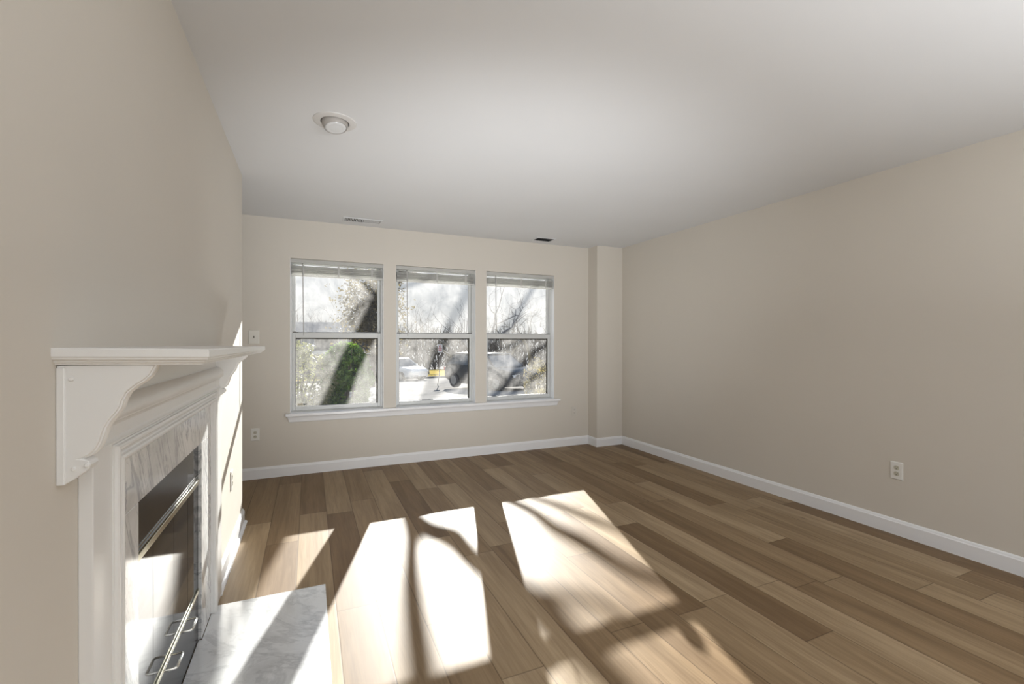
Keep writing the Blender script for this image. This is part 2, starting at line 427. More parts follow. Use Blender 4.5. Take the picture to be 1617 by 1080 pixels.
# ------------------------------------------------------------------ fireplace
mt = thing('fireplace_mantel', 'white painted wooden mantel with scrolled brackets on the left wall', 'mantel', (XL, 1.9, 0))
def mpart(mb, name, mtl=M_MANTEL, bevel=0, smooth=False, seg=2):
    o = mb.build(name, mtl, mt, bevel, seg, smooth); o.matrix_parent_inverse = Matrix.Translation((-XL, -1.9, 0)); return o
def shelf():
    m = MB(); yn, yf, xn, xf = 1.098, 2.705, -.1855, -.2095
    rings = []
    for inset, dz in ((.002, 0), (0, -.002), (0, -.016), (.002, -.018), (.003, -.0215), (.0085, -.024), (.0095, -.027), (.014, -.0295), (.015, -.032)):
        rings.append([Vector((XL, yn + inset, 1.2695 + dz)), Vector((xn - inset, yn + inset, 1.2655 + dz)), Vector((xf - inset, yf - inset, 1.2535 + dz)), Vector((XL, yf - inset, 1.257 + dz))])
    m.loft(rings); mpart(m, 'shelf')
shelf()
BR = [(-.28, 1.236), (-.284, 1.226), (-.291, 1.213), (-.301, 1.2035), (-.314, 1.194), (-.326, 1.182), (-.333, 1.168), (-.337, 1.153), (-.344, 1.141), (-.353, 1.129), (-.360, 1.115), (-.3645, 1.100), (-.368, 1.087), (-.374, 1.074), (-.3835, 1.0645), (-.395, 1.0595), (-.3885, 1.0575), (-.381, 1.053), (-.3795, 1.046), (-.3815, 1.039), (-.387, 1.0335), (-.396, 1.027), (-.408, 1.018), (-.419, 1.0115), (-.4287, 1.011)]
def bracket(y0, y1, dz):
    m = MB()
    pr = [(x, z + dz) for x, z in BR] + [(XL, 1.236 + dz)]
    m.extrude([(x, y0, z) for x, z in pr], (0, y1 - y0, 0))
    o = mpart(m, 'bracket', bevel=.0025)
    # raised bead along the curved edge
    m = MB(); pts = [Vector((x, (y0 + y1) / 2, z + dz)) for x, z in BR[:16]]
    rings = []
    for i, p in enumerate(pts):
        d = (pts[min(i + 1, 15)] - pts[max(i - 1, 0)]).normalized(); n = Vector((-d.z, 0, d.x))
        if n.x < 0: n = -n
        hw = (y1 - y0) / 2
        rings.append([p - n * .004 + Vector((0, -hw * .72, 0)), p + n * .0025 + Vector((0, -hw * .66, 0)), p + n * .004 + Vector((0, -hw * .45, 0)), p + n * .0025 + Vector((0, -hw * .2, 0)), p - n * .001 + Vector((0, -hw * .1, 0)), p - n * .001 + Vector((0, hw * .1, 0)), p + n * .0025 + Vector((0, hw * .2, 0)), p + n * .004 + Vector((0, hw * .45, 0)), p + n * .0025 + Vector((0, hw * .66, 0)), p - n * .004 + Vector((0, hw * .72, 0))])
    m.loft(rings); e = m.build('edge_bead', M_MANTEL, o, smooth=True)
    # strip at the back and the two wooden plugs
    m = MB(); m.box(XL, XL + .013, y0 - .003, y0 + .01, 1.0125 + dz, 1.232 + dz); m.build('back_strip', M_MANTEL, o, .002)
    for x, z in ((-.4035, 1.041), (-.3845, 1.046), (-.407, 1.210)):
        m = MB(); m.lathe([(.0042, 0), (.0042, .0015), (.003, .0025)], (x, y0, z + dz), Matrix.Rotation(PI / 2, 3, 'X'), 16); m.build('wood_plug', M_MANTEL, o)
bracket(1.117, 1.157, 0); bracket(2.642, 2.682, -.012)
m = MB(); m.box(XL, -.418, 1.157, 2.642, 1.14, 1.2375); mpart(m, 'frieze')
m = MB(); CP = [(XL, 1.160), (-.417, 1.158), (-.4165, 1.153), (-.409, 1.1525), (-.400, 1.148), (-.392, 1.141), (-.387, 1.132), (-.385, 1.122), (-.3855, 1.114), (-.389, 1.108), (-.394, 1.1065), (-.3945, 1.1025), (-.4, 1.099), (-.4045, 1.09), (-.4065, 1.078), (-.4055, 1.066), (-.402, 1.058), (-.3985, 1.0555), (-.3985, 1.051), (XL, 1.051)]
m.extrude([(x, 1.158, z) for x, z in CP], (0, 2.655 - 1.158, 0)); mpart(m, 'crown_moulding', smooth=True)
for y0, y1 in ((1.203, 1.312), (2.530, 2.704)):
    m = MB(); m.box(XL, -.404, y0, y1, .0005, 1.10); mpart(m, 'pilaster', bevel=.002)
m = MB(); m.box(XL, -.4045, 1.312, 2.530, 1.035, 1.10); mpart(m, 'header_board')
m = MB(); prof = [(-.002, -.416), (-.002, -.399), (.0, -.3955), (.004, -.3925), (.009, -.392), (.0135, -.3945), (.0155, -.4015), (.018, -.4035), (.025, -.4025), (.028, -.399), (.0285, -.3945), (.032, -.392), (.037, -.392), (.041, -.395), (.0425, -.4), (.046, -.4015), (.046, -.416)]
yn_, yf_, zt_ = 1.346, 2.490, 1.002
m.loft([[Vector((x, yn_ - d, .021)) for d, x in prof], [Vector((x, yn_ - d, zt_ + d)) for d, x in prof], [Vector((x, yf_ + d, zt_ + d)) for d, x in prof], [Vector((x, yf_ + d, .021)) for d, x in prof]])
mpart(m, 'frame_moulding')

ms = thing('marble_surround', 'streaked white marble facing around the firebox opening', 'fireplace surround', (XL, 1.885, .021))
def spart(name, y0, y1, z0, z1):
    m = MB(); m.box(XL + .0005, -.414, y0, y1, z0, z1); o = m.build(name, M_MARBLE, ms, .0015)
    o.matrix_parent_inverse = Matrix.Translation((-XL, -1.885, -.021))
spart('side_slab', 1.330, 1.512, .0215, .852); spart('side_slab', 2.292, 2.506, .0215, .852); spart('lintel_slab', 1.330, 2.506, .8525, 1.01)
m = MB(); m.extrude([(-.402, 1.205, .0005), (.078, 1.205, .0005), (.078, 2.557, .0005), (-.402, 2.557, .0005), (-.402, 2.488, .0005), (-.4135, 2.488, .0005), (-.4135, 2.290, .0005), (-.426, 2.290, .0005), (-.426, 1.514, .0005), (-.4135, 1.514, .0005), (-.4135, 1.345, .0005), (-.402, 1.345, .0005)], (0, 0, .020))
hs = m.build('hearth_slab', M_HEARTH, None, .002, origin=(-.16, 1.88, .0005)); tag(hs, 'flat grey veined white marble slab on the floor before the fireplace', 'hearth')

fi = thing('fireplace_insert', 'black firebox with smoked glass doors inside the marble surround', 'fireplace', (XL, 1.885, .021))
def fpart(mb, name, mtl, bevel=0, parent=None, smooth=False):
    o = mb.build(name, mtl, parent or fi, bevel, 2, smooth)
    if parent is None: o.matrix_parent_inverse = Matrix.Translation((-XL, -1.885, -.021))
    return o
m = MB(); m.box(-.85, -.83, 1.492, 2.308, .001, .85); m.box(-.83, -.44, 1.492, 1.500, .001, .85); m.box(-.83, -.44, 2.300, 2.308, .001, .85); m.box(-.83, -.44, 1.5, 2.300, .001, .015); m.box(-.83, -.44, 1.5, 2.300, .84, .85)
fpart(m, 'firebox', M_BLACK)
gx = -.4285
ys = [1.500, 1.692, 1.920, 2.122, 2.306]
for k in range(4):
    m = MB(); m.box(gx - .006, gx, ys[k] + .0012, ys[k + 1] - .0012, .232, .700)
    d = fpart(m, 'glass_door', M_FIREGLASS)
m = MB(); m.box(gx - .010, gx + .001, 1.497, 2.118, .706, .852); fpart(m, 'hood_panel', mat('black_hood', (.02, .02, .021), .22, .6))
m = MB(); m.box(gx - .009, gx, 2.120, 2.306, .706, .852); fpart(m, 'hood_panel', M_FIREGLASS)
m = MB(); m.box(gx - .010, gx + .001, 1.497, 2.306, .022, .222); fpart(m, 'lower_panel', mat('black_louver', (.03, .03, .032), .25, .6))
m = MB(); m.box(gx, gx + .006, 1.497, 2.306, .680, .700); fpart(m, 'top_strip', M_STRIP, .0015)
m = MB(); m.box(gx, gx + .004, 1.497, 2.306, .704, .707); m.box(gx, gx + .003, 1.497, 2.306, .716, .7185); fpart(m, 'hood_trim', M_CHROME)
m = MB(); m.box(gx, gx + .006, 1.497, 2.306, .224, .238); s2 = fpart(m, 'bottom_strip', M_STRIP, .0015)
for y0, y1 in ((1.775, 1.858), (1.985, 2.068)):
    m = MB(); x0, x1, z = gx + .002, gx + .040, .231; r = .008
    pts = [(x0, y0, z), (x1 - r, y0, z), (x1 - r * .3, y0 + r * .3, z), (x1, y0 + r, z), (x1, y1 - r, z), (x1 - r * .3, y1 - r * .3, z), (x1 - r, y1, z), (x0, y1, z)]
    m.tube(pts, .0042, 10); fpart(m, 'pull_handle', M_CHROME, smooth=True)

# ------------------------------------------------------------------ outlets, switch
def outlet(name, label, loc, rz, pm=M_PLATE):
    """faces local -y"""
    t = thing(name, label, 'outlet', loc, rz, 'wall outlets')
    m = MB()
    rr = lambda d, i: [Vector((x * (.0355 - i), d, z * (.0575 - i))) for x, z in ((-1, -1), (1, -1), (1, 1), (-1, 1))]
    m.loft([rr(0, 0), rr(-.003, 0), rr(-.0055, .003), rr(-.006, .006)]); m.build('cover_plate', pm, t)
    for sz in (-1, 1):
        m = MB(); pts = []
        for k in range(24):
            a = 2 * PI * k / 24; pts.append((max(-.0142, min(.0142, .0172 * math.cos(a))), -.0062, sz * .0195 + .0145 * math.sin(a)))
        m.extrude(pts, (0, -.0016, 0)); r = m.build('receptacle', M_RECEPT if pm is M_PLATE else pm, t)
        for sx, hh in ((-.0062, .0042), (.0062, .0036)):
            boxobj('slot', M_SLOT, r, sx - .0011, sx + .0011, -.0083, -.0076, sz * .0195 + .003 - hh, sz * .0195 + .003 + hh)
        m = MB(); m.lathe([(.0026, 0), (.0026, .0007)], (0, -.0076, sz * .0195 - .0075), Matrix.Rotation(PI / 2, 3, 'X'), 12); m.build('ground_hole', M_SLOT, r)
    m = MB(); m.lathe([(.0028, 0), (.0024, .0012)], (0, -.006, 0), Matrix.Rotation(PI / 2, 3, 'X'), 12); m.build('screw', M_PLATE, t)
    return t
outlet('wall_outlet', 'white outlet on the right wall above the long baseboard', (XR, 1.729, .425), PI / 2 * -1)
outlet('wall_outlet', 'white outlet on the back wall left of the windows, below the switch', (-.456, YB, .4115), 0)
outlet('wall_outlet', 'beige outlet on the back wall right of the windows near the corner', (2.985, YB, .419), 0, mat('beige_outlet', (.60, .57, .52), .4))
outlet('wall_outlet', 'white outlet on the sunlit left wall beyond the mantel', (XL, 3.198, .442), PI / 2)
t = thing('light_switch', 'almond toggle switch plate on the back wall above the mantel end', 'switch', (-.466, YB, 1.316))
m = MB(); rr = lambda d, i: [Vector((x * (.044 - i), d, z * (.0635 - i))) for x, z in ((-1, -1), (1, -1), (1, 1), (-1, 1))]
m.loft([rr(0, 0), rr(-.004, 0), rr(-.007, .003), rr(-.0075, .006)]); m.build('cover_plate', M_SWITCH, t)
m = MB(); m.loft([[Vector((x, -.0075, z)) for x, z in ((-.005, -.011), (.005, -.011), (.005, .011), (-.005, .011))], [Vector((x, -.019, z - .006)) for x, z in ((-.0035, -.005), (.0035, -.005), (.0035, .005), (-.0035, .005))]])
m.build('toggle', mat('toggle_grey', (.16, .155, .14), .5), t)

# ------------------------------------------------------------------ ceiling fixtures
t = thing('recessed_light', 'white recessed eyeball ceiling light, switched off', 'ceiling light', (.125, 2.588, H))
m = MB(); m.lathe([(.108, 0), (.107, -.004), (.098, -.007), (.075, -.0085), (.071, -.006), (.071, -.0005)], (0, 0, 0), n=64, caps=False); m.build('trim_ring', mat('ring_paint', (.60, .59, .58), .45), t, smooth=True)
m = MB(); m.lathe([(.0708, -.001), (.0708, -.003), (.066, -.003), (.066, -.001)], (0, 0, 0), n=64, caps=False); m.build('shadow_gap', M_SLOT, t)
R = Matrix.Rotation(math.radians(-9), 3, 'X') @ Matrix.Rotation(math.radians(-6), 3, 'Y')
m = MB(); m.lathe([(.0655, .012), (.0665, 0), (.066, -.010), (.063, -.022), (.0605, -.030), (.0575, -.035), (.0555, -.0355), (.053, -.029)], (0, 0, -.001), R, 64); e = m.build('eyeball', M_EYEBALL, t, smooth=True)
m = MB(); m.lathe([(.0525, -.029), (.0525, -.034), (.049, -.0375), (.040, -.0395), (.033, -.038), (.026, -.0395), (.013, -.041), (.001, -.041)], (0, 0, -.001), R, 48); m.build('bulb', M_LENS, e, smooth=True)

def vent(label, x0, x1, y0, y1, halves):
    t = thing('ceiling_vent', label, 'vent', ((x0 + x1) / 2, (y0 + y1) / 2, H), group='ceiling vents by the windows')
    w, d = (x1 - x0) / 2, (y1 - y0) / 2
    m = MB(); frame_bars(m, -w, w, -d, d, 0, .006, .018, .018, .018, .018)
    for v in m.bm.verts: v.co = Vector((v.co.x, v.co.z, -.0005 - v.co.y * 1.0))
    m.build('vent_frame', M_CEIL, t, .001)
    boxobj('duct_shade', M_VENTDARK, t, -w + .018, w - .018, -d + .018, d - .018, -.0016, -.0006)  # dark sheet, its colour stands in for the shade inside the duct
    if halves:
        if True:
            boxobj('divider', M_CEIL, t, -.004, .004, -d + .018, d - .018, -.0065, -.0016)
        n = 11
        for h, s in ((-1, 1), (1, -1)):
            for k in range(n):
                cx = h * (.010 + (w - .032) * (k + .5) / n) ; tilt = s * .0026
                m = MB(); m.extrude([(cx - tilt - .0011, -d + .018, -.0065), (cx - tilt + .0011, -d + .018, -.0065), (cx + tilt + .0011, -d + .018, -.0018), (cx + tilt - .0011, -d + .018, -.0018)] if h < 0 else
                                    [(cx - .0055, -d + .018, -.0020), (cx - .0045, -d + .018, -.0018), (cx + .0050, -d + .018, -.0060), (cx + .0040, -d + .018, -.0065)], (0, 2 * d - .036, 0))
                m.build('slat', M_CEIL, t)
    else:
        for k in range(6):
            cy = -d + .018 + (2 * d - .036) * (k + .5) / 6
            m = MB(); m.extrude([(-w + .018, cy - .0006, -.0062), (-w + .018, cy + .0006, -.0062), (-w + .018, cy + .0026, -.0018), (-w + .018, cy + .0014, -.0018)], (2 * w - .036, 0, 0))
            m.build('slat', M_VENTDARK, t)
vent('long white two-way ceiling vent above the left window', .292, .650, 4.527, 4.685, True)
vent('small dark ceiling vent above the right window', 2.325, 2.565, 4.530, 4.700, False)

# ------------------------------------------------------------------ outdoors
def noisy(name, c1, c2, scale, rough=.8, spec=.2):
    m = mat(name, c1, rough, spec); t = NT(m); n = t.noise(t.coords(), scale, 5, .6)
    t.l(t.ramp(n, [(.35, c1), (.65, c2)]), t.b.inputs['Base Color']); return m
M_PAVE = noisy('asphalt_pale', (.27, .258, .246), (.34, .325, .31), 1.2, .9, 0)
M_GRASS = noisy('dry_grass', (.33, .25, .07), (.40, .31, .11), 3, .9, 0)
M_KERB = noisy('kerb_concrete', (.3, .29, .27), (.38, .36, .34), 6, .9, 0)
M_BARK = noisy('bark', (.07, .06, .052), (.16, .14, .12), 9)
M_BARK2 = noisy('grey_bark', (.15, .15, .16), (.24, .24, .25), 9)
M_SOIL = noisy('mulch', (.10, .085, .06), (.2, .17, .12), 8)

def gpt(x, y, dz=0): return Vector((x, y, ground(y) + dz))
m = MB()
def slab(mb, poly, top, th):
    mb.loft([[Vector((x, y, ground(y) + top - th)) for x, y in poly], [Vector((x, y, ground(y) + top)) for x, y in poly]])
slab(m, [(-60, 5.05), (60, 5.05), (60, 95), (-60, 95)], 0, .3); m.build('ground', M_PAVE, kind='structure')
m = MB(); slab(m, [(-8, 5.06), (1.55, 5.06), (1.25, 9.5), (-8, 11)], .03, .05); m.build('planting_bed', M_SOIL, kind='structure')
m = MB(); slab(m, [(-30, 27.5), (6.5, 31.5), (11, 32.3), (40, 33), (40, 61), (-30, 61)], .10, .12); m.build('grass_verge', M_GRASS, kind='structure')
m = MB()
kp = [(-30, 27.5), (6.5, 31.5), (11, 32.3), (40, 33)]
for (xa, ya_), (xb, yb_) in zip(kp, kp[1:]): slab(m, [(xa, ya_ - .28), (xb, yb_ - .28), (xb, yb_), (xa, ya_)], .13, .15)
m.build('kerb', M_KERB, kind='structure')

# --- tree whose limbs shade the windows: window-plane trace (u, w) pushed t metres up the sun's rays
T = 6.0; T2 = 8.0
def up_ray(u, w, t=T): return Vector((u + .304 * t, 4.91 + t, w + .406 * t))
g0 = ground(4.91 + T) - .406 * T
tr = thing('shade_tree', 'leaning bare tree close outside, its limbs shading the windows', 'tree', up_ray(-.106, g0))
def limb(name, pts, n=10, t0=T2):
    m = MB(); P = []; Rr = []
    for u, w, r, *t in pts:
        P.append(up_ray(u, w, t[0] if t else t0)); Rr.append(r)
    Q = []; S = []
    for i in range(len(P) - 1):
        a, b, c, d = P[max(i - 1, 0)], P[i], P[i + 1], P[min(i + 2, len(P) - 1)]
        for k in range(4):
            f = k / 4; Q.append(.5 * ((2 * b) + (c - a) * f + (2 * a - 5 * b + 4 * c - d) * f * f + (3 * b - a - 3 * c + d) * f ** 3)); S.append(Rr[i] + (Rr[i + 1] - Rr[i]) * f)
    Q.append(P[-1]); S.append(Rr[-1])
    m.tube(Q, S, n); o = m.build(name, M_BARK, tr, smooth='all'); o.matrix_parent_inverse = Matrix.Translation(-tr.location); return o
limb('trunk', [(-.106, g0 - .05, .17), (-.106, g0 + .5, .14), (-.106, -1.2, .132), (-.106, -.5, .13), (-.10, -.05, .128), (.03, .30, .124), (.225, .64, .118), (.315, .88, .112), (.385, 1.06, .112), (.50, 1.28, .112), (.60, 1.50, .10), (.70, 1.72, .095), (.86, 2.0, .085), (1.2, 2.6, .06), (1.5, 3.6, .035)], n=14, t0=T)
limb('limb', [(-.03, .20, 0.100, 6), (.15, .28, 0.090, 6.4), (.5, .30, 0.080, 7.2), (1.00, .42, 0.065, 7.8), (1.165, .66, 0.072), (1.205, .80, 0.052), (1.225, .90, 0.051), (1.25, 1.0, 0.058), (1.30, 1.14, 0.062), (1.36, 1.29, 0.062), (1.46, 1.516, 0.058), (1.56, 1.68, 0.055), (1.68, 1.90, 0.048), (1.9, 2.4, 0.029)])
limb('limb', [(1.08, .52, 0.050), (1.20, .675, 0.070), (1.32, .757, 0.067), (1.475, .83, 0.078), (1.58, .94, 0.070), (1.66, 1.01, 0.067), (1.78, 1.10, 0.064), (1.87, 1.17, 0.070), (1.99, 1.30, 0.077), (2.08, 1.385, 0.070), (2.2, 1.52, 0.053), (2.4, 1.8, 0.039), (2.7, 2.3, 0.021)])
limb('limb', [(1.00, .42, 0.055, 7.8), (1.5, .46, 0.050), (1.85, .58, 0.050), (2.04, .70, 0.043), (2.12, .775, 0.043), (2.20, .885, 0.048), (2.33, .985, 0.053), (2.42, 1.08, 0.046), (2.51, 1.165, 0.040), (2.66, 1.24, 0.033), (2.9, 1.5, 0.015)])
limb('limb', [(1.5, .46, 0.040), (1.95, .55, 0.032), (2.25, .69, 0.032), (2.40, .79, 0.034), (2.53, .88, 0.033), (2.66, .977, 0.028), (2.85, 1.2, 0.014)])
limb('limb', [(1.85, 1.15, .035), (1.92, 1.16, .035), (2.05, 1.19, .03), (2.2, 1.23, .025), (2.36, 1.34, .018)])
limb('limb', [(.66, 1.66, .03), (.60, 1.76, .026), (.53, 1.84, .024), (.44, 1.93, .02), (.2, 2.10, .014)], t0=T)
limb('limb', [(.70, 1.72, .04), (.95, 1.86, .03), (1.15, 1.95, .03), (1.5, 2.3, .02)], t0=T)

def leafmesh(mb, centres, size, rnd):
    for c in centres:
        d = Vector((rnd.uniform(-1, 1), rnd.uniform(-1, 1), rnd.uniform(-.7, 1))).normalized()
        s = d.orthogonal().normalized(); s.rotate(Matrix.Rotation(rnd.uniform(0, 6.28), 3, d)); k = size * rnd.uniform(.6, 1.3)
        n = d.cross(s) * k * .12
        mb.face([c - d * k * .5, c + s * k * .28 - n, c + d * k * .5, c - s * k * .28 - n])
def leaf_mat(name, c1, c2, rough=.35, scale=14):
    m = noisy(name, c1, c2, scale, rough, .6); t = NT(m)
    col = t.b.inputs['Base Color'].links[0].from_socket
    tl = t.n('ShaderNodeBsdfTranslucent'); t.l(t.mix(1, col, (1.0, 1.0, .6), 'MULTIPLY'), tl.inputs[0])
    mx = t.n('ShaderNodeMixShader'); mx.inputs[0].default_value = .4
    t.l(t.b.outputs[0], mx.inputs[1]); t.l(tl.outputs[0], mx.inputs[2]); t.l(mx.outputs[0], t.t.nodes['Material Output'].inputs[0]); return m
M_HOLLY = leaf_mat('holly_leaf', (.05, .13, .022), (.17, .27, .055), .28)
M_OLV = leaf_mat('olive_leaf', (.13, .145, .075), (.24, .24, .15), .4)
M_BROWNLEAF = leaf_mat('brown_leaf', (.06, .045, .025), (.19, .155, .09), .6, 3)
M_STRAW = leaf_mat('straw', (.17, .145, .115), (.34, .30, .25), .6)
def shrub(name, label, base, rx, h, n, leaf, mtl, seed, cat='shrub'):
    r = random.Random(seed); t = thing(name, label, cat, base)
    m = MB(); cs = []
    while len(cs) < n:
        p = Vector((r.gauss(0, 1), r.gauss(0, 1), r.gauss(0, 1))); p.normalize(); p *= r.uniform(.55, 1) ** .6
        if p.z < 0:
            f = math.hypot(p.x, p.y) or 1; g = p.length / f * .92; p.x *= g; p.y *= g
        q = Vector((p.x * rx, p.y * rx, h * .52 + p.z * h * .5))
        if noise.noise(q * 2.3 + Vector((seed, 0, 0))) > .28: continue
        k = 1 + .25 * noise.noise(q * 1.7)
        cs.append(Vector((q.x * k, q.y * k, max(.03, q.z))))
    leafmesh(m, cs, leaf, r); m.build('foliage', mtl, t)
    m = MB()
    for k in range(9):
        a = r.uniform(0, 6.28); e = Vector((math.cos(a) * rx * .7, math.sin(a) * rx * .7, h * r.uniform(.6, .95)))
        m.tube([(0, 0, -.05), e * .5 + Vector((0, 0, h * .1)), e], [.022, .014, .006], 6)
    m.build('stems', M_BARK, t); return t
p = at(547, 7.9); shrub('holly_bush', 'glossy green bush right outside the left window', (p.x, p.y, ground(p.y)), .42, 1.52, 6500, .095, M_HOLLY, 3)
p = at(470, 7.0); shrub('hedge_shrub', 'pale olive shrub outside the left window, left of the green bush', (p.x, p.y, ground(p.y)), .52, 1.50, 4200, .06, M_OLV, 5)
p = at(846, 14.5); shrub('dry_shrub', 'dry brown shrub beyond the dark car in the right window', (p.x, p.y, ground(p.y)), .42, 1.25, 1300, .07, M_STRAW, 9)
# ornamental grass clump
p = at(853, 11.5); t = thing('ornamental_grass', 'straw coloured grass clump low in the right window', 'grass', (p.x, p.y, ground(p.y)))
m = MB(); r = random.Random(4)
for k in range(170):
    a = r.uniform(0, 6.28); l = r.uniform(.25, .55); o = r.uniform(.05, .35)
    d = Vector((math.cos(a), math.sin(a), 0)); s = d.cross(Vector((0, 0, 1))) * .004
    P0 = d * .05; P1 = d * (.05 + o * .5) + Vector((0, 0, l * .75)); P2 = d * (.05 + o) + Vector((0, 0, l))
    m.face([P0 - s, P0 + s, P1 + s, P1 - s]); m.face([P1 - s, P1 + s, P2 + s * .2, P2 - s * .2])
m.build('blades', M_STRAW, t)

# --- bare trees
def bare_tree(base, h, seed, label, spread=1.0, mtl=M_BARK2, group=None, lean=0, depth=5):
    r = random.Random(seed); t = thing('bare_tree', label, 'tree', base, group=group)
    mt_, mb_ = MB(), MB()
    def grow(p, d, l, rad, lev):
        n = 3; pts = [p]; rr = [rad]
        for k in range(n):
            d = (d + Vector((r.uniform(-1, 1), r.uniform(-1, 1), r.uniform(-.4, .7))) * .16 * spread).normalized()
            p = p + d * l / n; pts.append(p); rr.append(rad * (1 - .35 * (k + 1) / n))
        (mt_ if lev == 0 else mb_).tube(pts, rr, 7 if lev < 2 else (4 if lev < 4 else 3), caps=False)
        if lev >= depth: return
        for k in range(3 if lev < 4 else 2):
            a = r.uniform(0, 6.28); o = d.orthogonal().normalized(); o.rotate(Matrix.Rotation(a, 3, d))
            nd = (d + o * r.uniform(.45, .95) * spread).normalized()
            q = pts[-1] if k < 2 else pts[r.choice((1, 2))]
            grow(q, nd, l * r.uniform(.62, .82), rr[-1] * r.uniform(.6, .8), lev + 1)
    grow(Vector((0, 0, -.1)), Vector((lean, 0, 1)).normalized(), h * .30, h * .022, 0)
    mt_.build('trunk', mtl, t, smooth='all'); mb_.build('branches', mtl, t); return t
spots = [(676, 40, 7.5, 1), (716, 44, 8.5, 3), (744, 36, 7, 4), (800, 40, 8.5, 6), (838, 46, 9.5, 7), (892, 33, 7, 8), (478, 53, 10, 11), (530, 55, 10.5, 18), (590, 53, 9.5, 19), (640, 51, 9, 14)]
for px, Z, h, sd in spots:
    p = at(px, Z); bare_tree((p.x, p.y, ground(p.y) + .05), h, sd, 'bare winter tree on the grass bank across the street', 1, M_BARK2, 'bare trees across the street', depth=5)
p = at(757, 24); bare_tree((p.x, p.y, ground(p.y)), 7.5, 33, 'bare spreading tree behind the dark car, nearest of the street trees', 1.35, M_BARK2, depth=5, lean=.25)

# far woodland: a tangle of trunks and twigs nobody could count
r = random.Random(55); m = MB()
for k in range(5200):
    x = r.uniform(-18, 70); y = r.uniform(62, 68); zb = r.uniform(0, 3.9) ** 1.1; l = r.uniform(.6, 2.4)
    b = Vector((x, y, ground(y) + zb)); d = Vector((r.gauss(0, .35), 0, r.uniform(.4, 1))).normalized()
    w = Vector((d.z, 0, -d.x)) * r.uniform(.02, .10)
    m.extrude([b - w, b + w, b + d * l + w * .3, b + d * l - w * .3], (0, .05, 0))
for k in range(260):
    x = r.uniform(-18, 70); y = r.uniform(62, 68); h = r.uniform(5, 7.5); m.tube([(x, y, ground(y) - .1), (x + r.uniform(-.3, .3), y, ground(y) + h)], [r.uniform(.06, .16), .03], 5)
wd = m.build('woodland', M_BARK, kind='stuff'); tag(wd, 'dark tangle of woodland along the far side beyond the grass bank', 'woods')

# brown-leafed tree, left window
p = at(588, 22); t = thing('brown_tree', 'tree with clinging brown leaves, seen at the right edge of the left window', 'tree', (p.x, p.y, ground(p.y)))
r = random.Random(21); m = MB(); cs = []
while len(cs) < 7000:
    q = Vector((r.gauss(0, .62), r.gauss(0, .62), r.gauss(3.5, 1.0)))
    if q.z < 1.5 or noise.noise(q * 1.3) > .25: continue
    cs.append(q)
leafmesh(m, cs, .16, r); m.build('foliage', M_BROWNLEAF, t)
m = MB(); m.tube([(0, 0, -.1), (.05, 0, 1.4), (0, .05, 3.2), (.06, 0, 5)], [.14, .11, .07, .02], 9)
for k in range(14):
    a = r.uniform(0, 6.28); z = r.uniform(1.6, 4); m.tube([(0, 0, z), (math.cos(a) * .5, math.sin(a) * .5, z + .35), (math.cos(a) * 1.0, math.sin(a) * 1.0, z + .8)], [.045, .03, .01], 5)
m.build('trunk', M_BARK, t, smooth='all')

# --- house behind the left window
M_SIDING = noisy('dark_siding', (.075, .08, .09), (.10, .105, .115), 2); M_ROOF = noisy('slate_roof', (.11, .13, .16), (.15, .17, .20), 3)
M_HTRIM = mat('white_fascia', (.75, .76, .78), .5); M_HGLASS = mat('house_window_glass', (.12, .17, .24), .08, .8)
c = at(520, 38); gz = ground(c.y)
hs_ = thing('house', 'dark sided house with a white fascia behind the left window', 'house', (c.x, c.y, gz), math.radians(-8))
boxobj('walls', M_SIDING, hs_, -5.5, 5.0, 0, 6, -.2, 3.5)
m = MB(); m.extrude([(-6, -.5, 3.4), (-6, 6.5, 3.4), (-6, 3, 4.7)], (11.5, 0, 0)); m.build('roof', M_ROOF, hs_)
boxobj('fascia', M_HTRIM, hs_, -5.6, 5.1, -.95, -.75, 1.95, 2.25); boxobj('porch_roof', M_ROOF, hs_, -5.5, 5.0, -.75, 0, 2.0, 2.22)
for x in (-4.2, -1.6, 1.2, 3.7):
    w = boxobj('window', M_HTRIM, hs_, x - .55, x + .55, -.06, .0, 2.42, 3.25); boxobj('pane', M_HGLASS, w, x - .46, x + .46, -.09, -.06, 2.50, 3.17)
boxobj('garage_door', mat('garage_grey', (.12, .13, .145), .5), hs_, .6, 3.6, -.05, 0, -.1, 1.9)
for x in (-5.4, 0.1, 4.85): boxobj('porch_post', M_HTRIM, hs_, x - .07, x + .07, -.93, -.79, -.1, 1.95)

# --- street sign
p = at(693, 22.5); gz = ground(p.y)
t = thing('street_sign', 'small white parking sign with red marks on a thin post, in the middle window', 'sign', (p.x, p.y, gz))
m = MB(); m.tube([(-.08, 0, -.1), (.03, 0, .55), (.06, 0, 2.0)], .022, 8); m.build('post', mat('sign_post_steel', (.28, .25, .22), .5), t)
pn = boxobj('panel', mat('sign_white', (.78, .77, .76), .5), t, -.065, .175, -.035, -.025, 1.62, 2.02, .004)
M_RED = mat('sign_red', (.55, .06, .07), .5)
m = MB(); m.lathe([(.062, 0), (.062, .002), (.046, .002), (.046, 0)], (.055, -.036, 1.91), Matrix.Rotation(PI / 2, 3, 'X'), 28, caps=False); m.box(.01, .10, -.0385, -.0362, 1.902, 1.918); m.build('red_circle', M_RED, pn)
m = MB()
for z, w in ((1.80, .09), (1.75, .075), (1.70, .085)): m.box(.055 - w, .055 + w, -.0375, -.0355, z - .012, z + .012)
m.build('red_lines', M_RED, pn)

